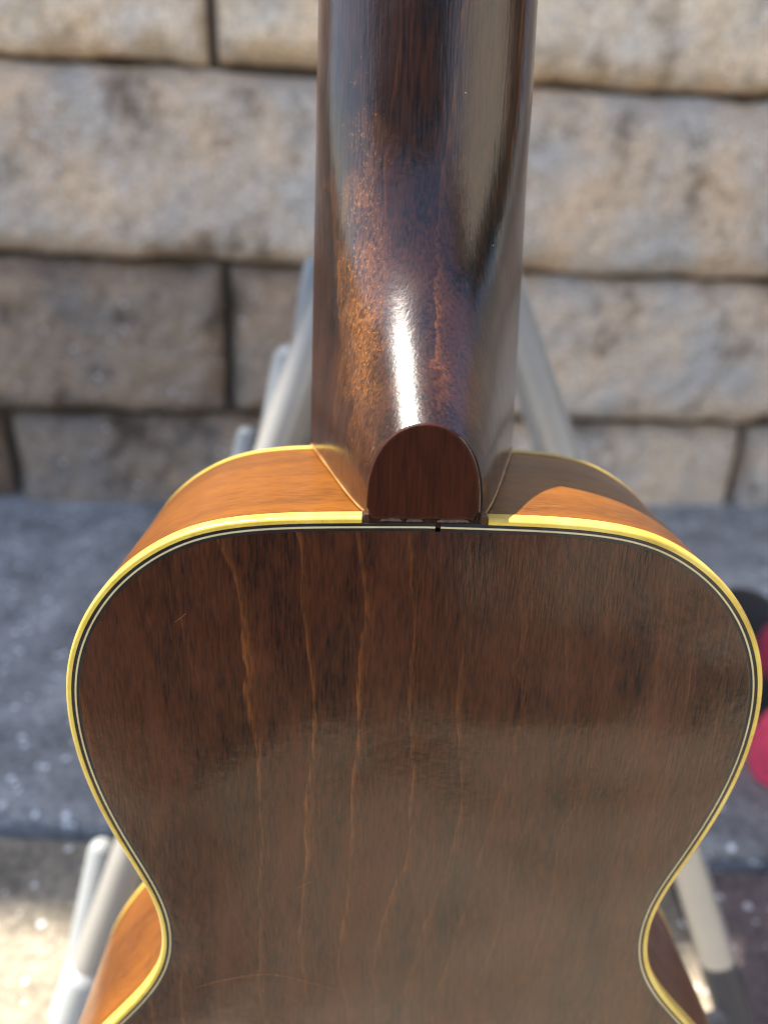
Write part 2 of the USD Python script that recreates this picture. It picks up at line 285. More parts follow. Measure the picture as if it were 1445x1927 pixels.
def slab(x0, x1, y0, y1, z=0.0, seed=0, fine=False):
    nx, ny = (90, 60) if fine else (6, 6)
    r = 0.006
    X = np.concatenate([[x0, x0 + r * 0.3, x0 + r], np.linspace(x0, x1, nx)[1:-1], [x1 - r, x1 - r * 0.3, x1]])
    Y = np.concatenate([[y0, y0 + r * 0.3, y0 + r], np.linspace(y0, y1, ny)[1:-1], [y1 - r, y1 - r * 0.3, y1]])
    gx, gy = np.meshgrid(X, Y)
    d = np.minimum(np.minimum(gx - x0, x1 - gx), np.minimum(gy - y0, y1 - gy))
    Z = z - r * np.clip(1 - d / r, 0, 1) ** 2
    if fine:
        q = np.stack([gx * 60, gy * 60, gx * 0 + seed], -1)
        Z = Z + 0.0025 * (meshkit.fbm(q, 4, seed) - 0.5)
    top = np.stack([gx, gy, Z], -1).reshape(-1, 3)
    nr, nc = gx.shape
    f = grid_faces(nr, nc)
    ring = np.concatenate([np.arange(nc), np.arange(1, nr) * nc + nc - 1, (nr - 1) * nc + np.arange(nc - 2, -1, -1), np.arange(nr - 2, 0, -1) * nc])
    low = top[ring].copy(); low[:, 2] = z - 0.05
    b = len(top) + np.arange(len(ring)); k = np.roll(np.arange(len(ring)), -1)
    side = np.vstack([np.c_[ring, b, b[k]], np.c_[ring, b[k], ring[k]]])
    T = trimesh.Trimesh(np.vstack([top, low]), np.vstack([f, side]), process=False)
    return T

xs = [-3.1, -1.95, -0.80, 0.68, 1.80, 2.35]
for i in range(5):
    obj('paving_slab', slab(xs[i] + 0.003, xs[i + 1] - 0.003, 0.446, 1.40, 0.0, i, i in (2, 3)), 'paving_grey', patio)
ys = [0.437, 0.14, -0.75, -1.8, -2.85, -3.9]
xs2 = [-3.1, -1.95, -0.80, 0.238, 1.30, 2.35]
for j in range(5):
    for i in range(5):
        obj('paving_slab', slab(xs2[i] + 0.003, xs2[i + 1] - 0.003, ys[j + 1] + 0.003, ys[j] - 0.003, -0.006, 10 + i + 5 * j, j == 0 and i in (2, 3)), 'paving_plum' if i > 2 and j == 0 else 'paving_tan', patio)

# ------------------------------------------------------------------ block wall
WYAW, WD = math.radians(5.5), 1.08
we = np.array([math.cos(WYAW), math.sin(WYAW), 0]); wn = np.array([math.sin(WYAW), -math.cos(WYAW), 0]); w0 = np.array([0, WD, 0])
wall = thing('block_wall')
tag(wall, 'rough buff and grey concrete block wall stacked dry behind the guitar', 'wall')

def block(s0, s1, z0, z1, seed, fine):
    """Tumbled concrete block: a face with rolled, chipped edges and an uneven surface, its sides running back into the wall."""
    h = 0.0055 if fine else 0.03
    nx, nz = max(4, int((s1 - s0) / h)), max(4, int((z1 - z0) / h))
    gap = 0.0095
    s0, s1, z0, z1 = s0 + gap * 0.6, s1 - gap * 0.6, z0 + gap * 0.35, z1 - gap * 0.35
    def axis(a, b, n):
        e = np.array([0, 0.0006, 0.002, 0.0045])
        return np.concatenate([a + e, np.linspace(a + 0.009, b - 0.009, n), b - e[::-1]])
    gs, gz = np.meshgrid(axis(s0, s1, nx), axis(z0, z1, nz))
    q = np.stack([gs, gz, np.full_like(gs, seed * 3.7)], -1)
    ds = np.minimum(gs - s0, s1 - gs); dz = np.minimum(gz - z0, z1 - gz)
    r = 0.016 + 0.034 * meshkit.noise(q * 24, seed)
    def roll(d): return r * (1 - np.sqrt(np.clip(1 - np.clip(1 - d / r, 0, 1) ** 2, 0, 1)))
    back = np.maximum(roll(ds), roll(dz)) + 0.35 * np.minimum(roll(ds), roll(dz))
    chips = np.clip(meshkit.noise(q * 22 + 9, seed + 5) - 0.62, 0, 1) * 0.05 * np.exp(-np.minimum(ds, dz) / 0.012)
    out = 0.011 * (meshkit.fbm(q * 14, 4, seed) - 0.5) + 0.006 * (meshkit.fbm(q * 60, 3, seed + 1) - 0.5) + 0.003 * math.sin(seed * 2.1)
    depth = out - back - chips
    tilt = (gs - (s0 + s1) / 2) * 0.012 * math.sin(seed * 5.3)
    jz = 0.007 * (meshkit.noise(np.stack([gs * 20, gz * 0, gz * 0 + seed], -1), seed) - 0.5) * (1 - np.clip(dz / 0.03, 0, 1))
    P = w0 + gs[..., None] * we + (depth + tilt)[..., None] * wn
    P[..., 2] = gz + jz
    nr, nc = gs.shape
    top = P.reshape(-1, 3)
    ring = np.concatenate([np.arange(nc), np.arange(1, nr) * nc + nc - 1, (nr - 1) * nc + np.arange(nc - 2, -1, -1), np.arange(nr - 2, 0, -1) * nc])
    low = top[ring] - 0.09 * wn - np.outer((top[ring] - top[ring].mean(0)) @ wn, wn) * 0
    b = len(top) + np.arange(len(ring)); k = np.roll(np.arange(len(ring)), -1)
    f = np.vstack([grid_faces(nr, nc), np.c_[ring, b, b[k]], np.c_[ring, b[k], ring[k]]])
    return trimesh.Trimesh(np.vstack([top, low]), f, process=False)

courses = [(-0.09, 0.132), (0.132, 0.347), (0.347, 0.577), (0.577, 0.802), (0.802, 1.027), (1.027, 1.252), (1.252, 1.477)]
joints = [[-1.02, -0.552, -0.13, 0.17, 0.563, 0.95], [-0.98, -0.60, -0.2295, 0.11, 0.62, 1.0], [-1.10, -0.66, -0.02, 0.58, 0.98], [-1.0, -0.63, -0.234, 0.06, 0.60, 1.0],
          [-0.9, -0.5, -0.05, 0.40, 0.82], [-1.05, -0.62, -0.2, 0.2, 0.66, 1.05], [-0.92, -0.46, 0.0, 0.42, 0.85]]
tones = {0: 'block_brown', 1: 'block_brown', 2: 'block_grey', 3: 'block_buff'}
sd = 1
for ci, (z0, z1) in enumerate(courses):
    J = list(joints[ci])
    while J[0] > -2.6: J.insert(0, J[0] - rng.uniform(0.3, 0.52))
    while J[-1] < 2.3: J.append(J[-1] + rng.uniform(0.3, 0.52))
    for a, b in zip(J[:-1], J[1:]):
        mat = tones.get(ci, 'block_buff')
        if ci == 1 and a > 0.05: mat = 'block_grey'
        if ci == 0 and a > 0.05: mat = 'block_grey'
        obj('block', block(a, b, z0, z1, sd, ci < 4 and b > -0.95 and a < 0.95), mat, wall, smooth=True)
        sd += 1
core = trimesh.creation.box([5.4, 0.22, 1.55]); core.apply_translation([0, 0.145, 0.69]); core.apply_transform(trimesh.transformations.rotation_matrix(WYAW, [0, 0, 1])); core.apply_translation([0, WD, 0])
obj('wall_core', core, 'joint_fill', wall, smooth=False)
for k in range(9):
    a = -2.6 + k * 0.56
    c = rbox([a + 0.002, -0.035, 1.479], [a + 0.558, 0.26, 1.55], 0.008); c.apply_transform(trimesh.transformations.rotation_matrix(WYAW, [0, 0, 1])); c.apply_translation([0, WD, 0])
    obj('capstone', c, 'block_buff', wall)

# ------------------------------------------------------------------ unseen hedges, house and props
def hedge(name, x0, x1, y0, y1, h, label, seed, n=2600, category='hedge'):
    t = thing(name); tag(t, label, category)
    g = np.random.default_rng(seed)
    m = trimesh.creation.box([x1 - x0, y1 - y0, h]); m.apply_translation([(x0 + x1) / 2, (y0 + y1) / 2, h / 2])
    for _ in range(3): m = m.subdivide()
    v = np.array(m.vertices); c = np.array([(x0 + x1) / 2, (y0 + y1) / 2, h / 2])
    d = (meshkit.fbm(v * 4 + seed, 3, seed) - 0.5)[:, None] * 0.12; v = v + (v - c) / np.linalg.norm(v - c, axis=1)[:, None] * d
    obj('foliage_core', trimesh.Trimesh(v, m.faces, process=False), 'hedge_core', t, smooth=True)
    p, fi = trimesh.sample.sample_surface(trimesh.Trimesh(v, m.faces, process=False), n, seed=seed)
    a = g.normal(size=(n, 3)); a /= np.linalg.norm(a, axis=1)[:, None]; b = np.cross(a, g.normal(size=(n, 3))); b /= np.linalg.norm(b, axis=1)[:, None]
    s = g.uniform(0.03, 0.07, (n, 1)); p = p + m.face_normals[fi] * g.uniform(0, 0.06, (n, 1))
    V = np.stack([p - a * s, p + b * s * 0.45, p + a * s, p - b * s * 0.45], 1).reshape(-1, 3); k = np.arange(n)[:, None] * 4
    obj('leaf_cover', (V, np.vstack([k + [0, 1, 2], k + [0, 2, 3]])), 'leaf', t, smooth=False).SetCustomDataByKey('kind', 'stuff')
hedge('tall_hedge', -5.2, -2.135, 1.42, 2.3, 4.59, 'unseen evergreen hedge added behind the block wall on its left to shade the paving', 3)  # unseen, added to cast the shade strip along the wall
hedge('tall_hedge', -2.135, 1.4, 1.42, 2.3, 5.0, 'taller unseen evergreen hedge added behind the block wall to shade the ground at right', 4)  # unseen, made taller to shade the right leg and ground
hedge('garden_hedge', -4.2, 1.7, -5.4, -4.3, 2.7, 'unseen wide dark hedge added behind the camera to keep low sky out of the reflections', 6)  # added out of view so the neck mirrors less low sky
hedge('garden_hedge', 2.45, 3.3, -0.33, 1.0, 2.2, 'dark garden hedge beside the paving to the right of the guitar', 5)

fence = thing('garden_fence'); tag(fence, 'unseen dark red board fence added to give the neck a dark red reflection', 'fence')  # added out of view for the dark red stripe in the neck
for k in range(24):
    x = -2.7 + k * 0.15
    obj('board', rbox([x, -3.42 + 0.012 * (k % 2), -0.04], [x + 0.146, -3.40 + 0.012 * (k % 2), 1.75], 0.003), 'fence_stain', fence, smooth=False)
for z in (0.35, 1.4): obj('rail', rbox([-2.7, -3.48, z], [0.9, -3.425, z + 0.09], 0.003), 'fence_stain', fence, smooth=False)
bench = thing('garden_bench'); tag(bench, 'unseen dark wooden bench added to darken the reflections in the guitar back', 'bench')  # unseen, added behind the camera to darken what the back mirrors
for k in range(5): obj('seat_slat', rbox([-1.15, -0.98 + k * 0.085, 0.40], [0.25, -0.905 + k * 0.085, 0.425], 0.004), 'bench_stain', bench, smooth=False)
for k in range(5): obj('back_slat', rbox([-1.15, -1.05 - k * 0.012, 0.47 + k * 0.085], [0.25, -1.028 - k * 0.012, 0.545 + k * 0.085], 0.004), 'bench_stain', bench, smooth=False)
for x in (-1.12, -0.47, 0.18):
    obj('leg', rbox([x, -0.66, -0.006], [x + 0.06, -0.60, 0.399], 0.004), 'bench_stain', bench, smooth=False)
    obj('leg', rbox([x, -1.12, -0.006], [x + 0.06, -1.06, 0.90], 0.004), 'bench_stain', bench, smooth=False)
    obj('side_rail', rbox([x, -1.058, 0.32], [x + 0.06, -0.662, 0.398], 0.004), 'bench_stain', bench, smooth=False)
for k in range(4): obj('front_board', rbox([-1.058, -0.645, 0.02 + k * 0.094], [0.178, -0.62, 0.110 + k * 0.094], 0.004), 'bench_stain', bench, smooth=False)  # front closed so the mirrored bench is dark down to the ground

case = thing('guitar_case', Gf.Matrix4d(1.0).SetTranslate(Gf.Vec3d(-0.10, -0.52, -0.006))); tag(case, 'unseen black guitar case added to darken the reflections in the guitar back', 'case')  # unseen, added for the dark band mirrored across the back
ch_ = [(0, -0.085), (0.02, -0.09), (0.62, -0.075), (0.70, -0.06), (0.70, 0.06), (0.62, 0.075), (0.02, 0.09), (0, 0.085)]
co_ = [(0.02, 0.085), (-0.03, 0.14), (-0.12, 0.165), (-0.20, 0.14), (-0.30, 0.18), (-0.42, 0.215), (-0.54, 0.19), (-0.60, 0.10)]
shell = Polygon(co_ + [(x, -y) for x, y in co_[::-1]]).union(Polygon(ch_)).buffer(0.015).buffer(-0.005)
for nm_, z0, z1 in (('lower_shell', 0.0, 0.07), ('lid', 0.073, 0.115)):
    e = trimesh.creation.extrude_polygon(shell, z1 - z0, engine='earcut'); e.apply_translation([0, 0, z0]); obj(nm_, e, 'case_cover', case, smooth=False)
for x, y in ((-0.12, -0.178), (0.15, -0.105), (-0.42, -0.228)): obj('latch', rbox([x - 0.015, y - 0.006, 0.05], [x + 0.015, y + 0.004, 0.095], 0.002), 'tuner_metal', case)

cloth = thing('polishing_cloth'); tag(cloth, 'unseen dark cloth added for a dark patch in the guitar back reflections', 'cloth')  # unseen, added as a dark spot mirrored low on the back
gx, gy = np.meshgrid(np.linspace(-0.24, -0.06, 46), np.linspace(-0.26, -0.10, 40))
cz = 0.006 + 0.035 * meshkit.fbm(np.stack([gx * 22, gy * 22, gx * 0], -1), 3, 4) * np.clip(1.15 - np.hypot((gx + 0.15) / 0.09, (gy + 0.18) / 0.08), 0, 1)
obj('fabric', trimesh.Trimesh(np.stack([gx + 0.02 * np.sin(gy * 40), gy + 0.015 * np.sin(gx * 35), cz - 0.004], -1).reshape(-1, 3), grid_faces(*gx.shape), process=False), 'case_cover', cloth, smooth=True)

house = thing('house'); tag(house, 'beige clapboard house wall at the far side of the paving', 'house')
for k in range(18):
    z0 = 0.1 + k * 0.16
    b = trimesh.creation.box([0.03, 3.9, 0.155]); b.apply_transform(trimesh.transformations.rotation_matrix(-0.10, [0, 1, 0])); b.apply_translation([2.75, -2.3, z0 + 0.08])
    obj('clapboard', b, 'siding', house, smooth=False)
b = trimesh.creation.box([2.5, 3.88, 3.0]); b.apply_translation([4.03, -2.3, 1.5]); obj('house_body', b, 'siding', house, smooth=False)
b = trimesh.creation.box([3.2, 4.4, 0.2]); b.apply_translation([4.0, -2.3, 3.1]); obj('roof', b, 'roof_shingle', house, smooth=False)

# ------------------------------------------------------------------ the guitar, in its own frame: x right, y up the body, z out of the back
TH, PS, RO, DEP, U0 = 0.34906585, 0.01585614, 0.02300965, 0.06156, 0.00085321
cv = np.array([0, -math.cos(TH), -math.sin(TH)]); cn = np.array([0, -math.sin(TH), math.cos(TH)]); cu = np.array([1.0, 0, 0])
cu, cn = math.cos(PS) * cu + math.sin(PS) * cn, math.cos(PS) * cn - math.sin(PS) * cu
cu, cv = math.cos(RO) * cu - math.sin(RO) * cv, math.cos(RO) * cv + math.sin(RO) * cu
def c2w(d): return R * d[0] - U * d[1] + F * d[2]
gu, gv, gn = c2w(cu), c2w(cv), c2w(cn)
go = CAM + c2w(np.array([(793 - 722.5) / 1447, (980 - 963.5) / 1447, 1]) * 0.170) + gu * U0
GM = Gf.Matrix4d(*gu, 0, *gv, 0, *(-gn), 0, *go, 1)
guitar = thing('guitar', GM)
tag(guitar, 'small dark brown acoustic guitar with yellow bound edges seen from behind', 'guitar')

half = np.array([(0.0, 0.0009), (0.0135, 0.0007), (0.0225, 0.0005), (0.0325, 0.0001), (0.0425, -0.0009), (0.0525, -0.0032), (0.0605, -0.0071), (0.0690, -0.0135), (0.0765, -0.0225), (0.0812, -0.0315),
                 (0.0838, -0.0405), (0.08465, -0.0530), (0.0832, -0.0670), (0.0795, -0.0815), (0.0735, -0.0975), (0.0683, -0.1120), (0.0671, -0.1230), (0.0684, -0.1320), (0.0722, -0.1405), (0.0790, -0.1500),
                 (0.0865, -0.1590), (0.0950, -0.1700), (0.1030, -0.1830), (0.1100, -0.2010), (0.1135, -0.2200), (0.1140, -0.2400), (0.1110, -0.2650), (0.1030, -0.2890), (0.0890, -0.3110), (0.0680, -0.3270), (0.0420, -0.3355), (0.0180, -0.3385), (0.0, -0.3390)])
tt = np.concatenate([[0], np.cumsum(np.linalg.norm(np.diff(half, axis=0), axis=1))])
spl = CubicSpline(tt, half)
NS = 420
hp = spl(np.linspace(0, tt[-1], NS))
hp = np.array([np.convolve(np.pad(hp[:, k], 6, mode='reflect', reflect_type='odd'), np.ones(13) / 13, 'valid') for k in (0, 1)]).T
hp[0, 0] = hp[-1, 0] = 0
closed = np.vstack([hp, (hp * [-1, 1])[-2:0:-1]])                       # clockwise from the top centre, right side first
tg = np.roll(closed, -1, 0) - np.roll(closed, 1, 0); tg /= np.linalg.norm(tg, axis=1)[:, None]
inward = np.c_[tg[:, 1], -tg[:, 0]]
if ((closed + inward * 0.005 - closed.mean(0)) ** 2).sum() > ((closed - closed.mean(0)) ** 2).sum(): inward = -inward
def dome_z(x, y): return 0.0
def ring(profile, select=None, close_section=True):
    """Sweeps a small section (inset from the outline, z) along the outline; select keeps part of it, as an open run with ends."""
    idx = np.arange(len(closed)) if select is None else select
    pr = np.asarray(profile, float)
    V = np.concatenate([np.c_[closed[idx] + inward[idx] * o, np.full(len(idx), z)][:, None] for o, z in pr], 1)
    m, n = len(idx), len(pr); f = []
    last = m if select is None else m - 1
    for j in range(n if close_section else n - 1):
        k = (j + 1) % n
        a = np.arange(last); b = (a + 1) % m
        f.append(np.c_[a * n + j, b * n + j, b * n + k]); f.append(np.c_[a * n + j, b * n + k, a * n + k])
    if select is not None and close_section:
        for e in (0, m - 1):
            for j in range(1, n - 1): f.append(np.array([[e * n, e * n + j, e * n + j + 1]]))
    T = trimesh.Trimesh(V.reshape(-1, 3), np.vstack(f), process=False)
    trimesh.repair.fix_normals(T)
    return T

ncl = len(closed)
order = np.concatenate([np.arange(ncl // 2, ncl), np.arange(0, ncl // 2)])      # starts at the bottom, crosses the top centre in the middle
# back plate
INS = 0.0034
inner = hp + inward[:NS] * INS; inner[0, 0] = inner[-1, 0] = 0
rows = inner[1:-1]
MC = 120
sx_ = np.sin(np.linspace(-math.pi / 2, math.pi / 2, MC))
BX = rows[:, :1] * sx_[None]; BY = np.repeat(rows[:, 1:], MC, 1)
edge = 1 - (sx_[None] ** 2)
gy = np.clip((rows[0, 1] - rows[:, 1]) / 0.05, 0, 1) ** 0.7 * np.clip((rows[:, 1] - rows[-1, 1]) / 0.05, 0, 1) ** 0.7
BZ = 0.0012 * np.clip(edge, 0, 1) ** 0.7 * gy[:, None]
q = np.stack([BX * 28, BY * 28, BX * 0 + 3], -1)
BZ = BZ + 0.00030 * (meshkit.fbm(q, 2, 11) - 0.5) * np.clip(edge * 6, 0, 1) * np.clip(gy[:, None] * 2, 0, 1)
bv = np.stack([BX, BY, BZ], -1).reshape(-1, 3)
bf = grid_faces(*BX.shape)[:, ::-1]
bm = trimesh.Trimesh(bv, bf, process=False)
if bm.face_normals[:, 2].mean() < 0: bm.invert()
back = obj('back_plate', bm, 'back_wood', guitar, smooth=True)
# purfling lines, split where the crack runs through them, and the binding, missing under the heel
CR = 0.0030
right_half = [i for i in order if closed[i, 0] >= CR + 0.00028 or (closed[i, 1] < -0.3 and closed[i, 0] >= -1e-9)]
left_half = [i for i in order if closed[i, 0] <= CR - 0.00028 and not (closed[i, 1] < -0.3 and closed[i, 0] > 1e-9)]
def flat_section(a, b, top): return [(a, -0.0008), (a, top - 0.0001), (a + 0.0001, top), (b - 0.0001, top), (b, top - 0.0001), (b, -0.0008)]
for run in (right_half, left_half):
    obj('black_purfling', ring(flat_section(0.00145, 0.00222, 0.00000), np.array(run)), 'black_line', guitar)
    obj('cream_purfling', ring(flat_section(0.00222, 0.00268, 0.00006), np.array(run)), 'cream_line', guitar)
    obj('black_purfling', ring(flat_section(0.00268, 0.00345, 0.00002), np.array(run)), 'black_line', guitar)
br = np.array([i for i in order if not (closed[i, 1] > -0.01 and -0.0134 < closed[i, 0] < 0.0135)])
k0 = int(np.argmax(np.abs(np.diff(closed[br][:, 0] * (closed[br][:, 1] > -0.01))) > 0.02))
# order runs bottom -> left -> top -> right -> bottom: cut at the heel
sel_l = np.array([i for i in br if i >= ncl // 2]); sel_r = np.array([i for i in br if i < ncl // 2])
bind_prof = [(0.0, -0.0034), (0.0, -0.0009), (0.00012, -0.00042), (0.00042, -0.00010), (0.0008, 0.00004), (0.00145, 0.00004), (0.00145, -0.0034)]
for sel in (sel_l, sel_r):
    obj('back_binding', ring(bind_prof, np.r_[sel]), 'aged_binding', guitar, smooth=40)
# the rim and front binding
arc = np.concatenate([[0], np.cumsum(np.linalg.norm(np.diff(np.vstack([closed, closed[:1]]), axis=0), axis=1))])
zr = np.linspace(-0.0030, -DEP + 0.0030, 14)
co = np.vstack([closed, closed[:1]]) + np.vstack([inward, inward[:1]]) * 0.00015
rv = np.stack([np.repeat(co[:, :1], 14, 1), np.repeat(co[:, 1:], 14, 1), np.repeat(zr[None], len(co), 0)], -1).reshape(-1, 3)
ruv = np.stack([np.repeat(arc[:, None], 14, 1), np.repeat(zr[None], len(co), 0)], -1).reshape(-1, 2)
rf = grid_faces(len(co), 14)
rm = trimesh.Trimesh(rv, rf, process=False)
if (rm.face_normals * (rm.triangles_center - [0, -0.17, 0]) * [1, 1, 0]).sum() < 0: rf = rf[:, ::-1]
usdkit.mesh(stage, numbered(str(guitar.GetPath()), 'rim'), (rv, rf), MAT['rim_wood'], True, uv=ruv)
obj('front_binding', ring([(0.0, -DEP + 0.0034), (0.0, -DEP + 0.0006), (0.0006, -DEP), (0.0022, -DEP), (0.0022, -DEP + 0.0034)]), 'aged_binding', guitar, smooth=40)
pl = Polygon(closed + inward * 0.0021)
tp = trimesh.creation.extrude_polygon(pl, 0.0025, engine='earcut'); tp.apply_translation([0, 0, -DEP + 0.0001]); obj('top_plate', tp, 'spruce', guitar, smooth=False)

# scratches through the finish of the back
from scipy.interpolate import griddata
def on_back(px, py):
    d = F + R * (px - 722.5) / 1447 - U * (py - 963.5) / 1447
    t = ((go - CAM) @ gn) / (d @ gn); X = CAM + d * t - go
    return np.array([X @ gu, X @ gv])
def scratch(pts, w, seed):
    g = np.random.default_rng(seed)
    p = np.array([on_back(*q) for q in pts]); t = np.linspace(0, 1, len(p)); tt_ = np.linspace(0, 1, 60)
    c = np.stack([PchipInterpolator(t, p[:, k])(tt_) for k in (0, 1)], -1) + g.normal(size=(60, 2)) * 0.00008
    n_ = np.gradient(c, axis=0); n_ = np.c_[-n_[:, 1], n_[:, 0]] / np.linalg.norm(n_, axis=1)[:, None]
    ww = w * g.uniform(0.3, 1.0, (60, 1)) * np.sqrt(np.clip(4 * tt_ * (1 - tt_), 0.05, 1))[:, None]
    e = np.vstack([c - n_ * ww, c + n_ * ww])
    z = griddata(bv[:, :2], bv[:, 2], e, method='linear', fill_value=0.0) + 0.00003
    V = np.c_[e, z]; i = np.arange(59)
    T = trimesh.Trimesh(V, np.vstack([np.c_[i, i + 1, i + 61], np.c_[i, i + 61, i + 60]]), process=False)
    if T.face_normals[:, 2].mean() < 0: T.invert()
    return T
for k_, (pts, w) in enumerate([([(368, 1858), (430, 1840), (505, 1829), (560, 1838), (632, 1856)], 0.00022), ([(556, 1669), (572, 1660), (592, 1652)], 0.00014), ([(535, 1868), (550, 1874), (562, 1876)], 0.0002),
                               ([(678, 1660), (684, 1664), (690, 1663)], 0.00025), ([(690, 1700), (698, 1703)], 0.0002), ([(330, 1170), (352, 1152)], 0.00012)]):
    obj('scratch', scratch(pts, w, k_), 'scratch_wood', back, smooth=False)

# neck: lofted from a D at the shaft into the heel, ending flush with the back
W0, WS = 0.0299, 0.0270
NSH = DEP - 0.0195                                                       # where the back of the shaft runs, measured from the back plane
CAPH, CAPW = 0.0216, 0.0124
YC0 = 0.0004
def halfw(v): return W0 - WS * v
def Fsec(s, k):
    d = np.sqrt(np.clip(1 - s ** 2.15, 0, 1)); h = (1 - 0.65 * s) * np.sqrt(np.clip(1 - s ** 8.7, 0, 1))
    return (1 - k) * d + k * h
def apex(v):
    if v >= CAPH:
        x = (v - CAPH) / NSH
        return NSH * (1 - math.exp(-1.4 * x - 0.85 * x * x))
    target = CAPW * (1 - (v / CAPH) ** 2.9) ** 0.5 / halfw(v)
    lo, hi = 0.55, 0.9999
    for _ in range(60):
        mid = (lo + hi) / 2
        if Fsec(mid, 1.0) > target: lo = mid
        else: hi = mid
    return DEP - DEP / lo
def neck_section(v, n=72):
    na = apex(v); k = float(np.clip(1 - (v - CAPH) / 0.075, 0, 1)); k = k * k * (3 - 2 * k)
    depth = DEP - na
    smax = min(1.0, (DEP - 0.0002) / depth)
    s = smax * np.sin(np.linspace(0, math.pi / 2, n))
    x = halfw(v) * Fsec(s, k); z = -DEP + depth * s
    return np.concatenate([np.c_[x, z], np.c_[-x, z][::-1]])
vs = np.concatenate([np.linspace(-0.0016, CAPH - 0.0002, 34), CAPH + 0.0001 + np.linspace(0, 1, 90) ** 1.4 * (0.30 - CAPH)])
secs = [neck_section(max(v, 0.0)) for v in vs]
ns = len(secs[0])
nv = np.vstack([np.c_[s[:, 0], np.full(ns, v), s[:, 1]] for s, v in zip(secs, vs)])
nf = np.vstack([grid_faces(len(vs), ns)])
close = np.vstack([[[i * ns, (i + 1) * ns, (i + 1) * ns + ns - 1], [i * ns, (i + 1) * ns + ns - 1, i * ns + ns - 1]] for i in range(len(vs) - 1)])
ends = np.array([[e * ns, e * ns + j, e * ns + j + 1] for e in (0, len(vs) - 1) for j in range(1, ns - 1)])
nm = trimesh.Trimesh(nv, np.vstack([nf, close, ends]), process=False)
trimesh.repair.fix_normals(nm)
neck = obj('neck', nm, 'neck_wood', guitar, smooth=35)
# heel cap
cap = []
for v in np.linspace(0.0, 1, 60) ** 0.6 * CAPH: cap.append((CAPW * max(0.0, 1 - (v / CAPH) ** 2.9) ** 0.5, v))
jag = np.random.default_rng(2)
bottom = [(x, YC0 + 0.0002 + 0.00016 * math.sin(x * 900) + jag.uniform(-0.00006, 0.00006)) for x in np.linspace(-CAPW + 0.0012, CAPW - 0.0012, 22)]
cx0 = -0.0007
poly = [(x + cx0, v + YC0) for x, v in cap[2:]] + [(-x + cx0, v + YC0) for x, v in cap[2:-1][::-1]] + [(x + cx0, y) for x, y in bottom]
P0 = Polygon(poly).buffer(0)
layers = [(0.0, -0.0006), (0.0, 0.0004), (0.00018, 0.00058), (0.0005, 0.00066)]
def stack(poly, layers, n=260):
    loops = []
    for off, z in layers:
        g = poly.buffer(-off) if off else poly
        l = g.exterior; pts = np.array([l.interpolate(t, normalized=True).coords[0] for t in np.linspace(0, 1, n, endpoint=False)])
        loops.append(np.c_[pts, np.full(n, z)])
    for a in range(1, len(loops)):                                       # start every loop nearest the previous start
        d = ((loops[a][:, :2] - loops[a - 1][0, :2]) ** 2).sum(1); loops[a] = np.roll(loops[a], -int(np.argmin(d)), 0)
    V = np.vstack(loops); f = []
    for a in range(len(loops) - 1):
        i = np.arange(n); j = (i + 1) % n
        f += [np.c_[a * n + i, a * n + j, (a + 1) * n + j], np.c_[a * n + i, (a + 1) * n + j, (a + 1) * n + i]]
    vt, ft = trimesh.creation.triangulate_polygon(Polygon(loops[-1][:, :2]), engine='earcut')
    V = np.vstack([V, np.c_[vt, np.full(len(vt), layers[-1][1])]]); f.append(ft + len(loops) * n)
    T = trimesh.Trimesh(V, np.vstack(f), process=False)
    if T.face_normals[f[0].shape[0] * 0 - len(ft):, 2].mean() < 0: T.faces[-len(ft):] = T.faces[-len(ft):][:, ::-1]
    return T
hc = stack(P0, layers)
heel_cap = obj('heel_cap', hc, 'heel_cap_wood', neck, smooth=30, label='dark red wooden cap closing the bottom of the heel')
el = [(x + cx0 + 0.00008, v + YC0, 0.00022) for x, v in cap if 0.0016 < v < 0.019][::2]  # path of the painted highlight along the right cap edge
obj('worn_edge', tube(el, 0.00013, 8), 'chipped_edge', neck, smooth=True, label='pale painted line for light caught on the right edge of the heel cap')
sec0 = neck_section(0.0)
for sg in (1, -1):
    q_ = sec0[(sec0[:, 0] * sg > 0)]; q_ = q_[np.argsort(q_[:, 1])]; q_ = q_[(q_[:, 1] > -DEP + 0.002) & (q_[:, 1] < -0.002)][::4]
    obj('heel_seam', tube(np.c_[q_[:, 0] + sg * 0.00012, np.full(len(q_), 0.0011), q_[:, 1]], 0.00032, 8), 'seam_lacquer', neck, smooth=True)
# bare channel under the heel where the binding is gone, with glue left in it
ch = rbox([-0.0138, -0.0030, -0.0032], [0.0139, 0.0002, -0.00025], 0.0003); ch.apply_translation([0, 0.0016 - 0.0004, 0])
obj('binding_channel', ch, 'bare_channel', guitar, smooth=30)
for (x0, x1, hgt, sd2) in ((-0.0100, -0.0052, 0.00030, 1), (-0.0042, -0.0006, 0.00042, 2), (0.0026, 0.0098, 0.00034, 3)):
    g = np.random.default_rng(sd2); n = 40
    X = np.linspace(x0, x1, n); t = np.linspace(0, 1, n)
    lo = -0.00085 + 0.0001 * g.standard_normal(n).cumsum() * 0.2; hi = lo + (0.0009 + 0.0002 * g.standard_normal(n)) * np.sqrt(np.clip(4 * t * (1 - t), 0.02, 1))
    cp = Polygon(np.vstack([np.c_[X, lo], np.c_[X, hi][::-1]])).buffer(0)
    cp = max(getattr(cp, 'geoms', [cp]), key=lambda a: a.area)
    c = trimesh.creation.extrude_polygon(cp, hgt, engine='earcut'); c.apply_translation([0, 0.0006, -0.0003])
    obj('glue_chip', c, 'glue_residue', guitar, smooth=30)

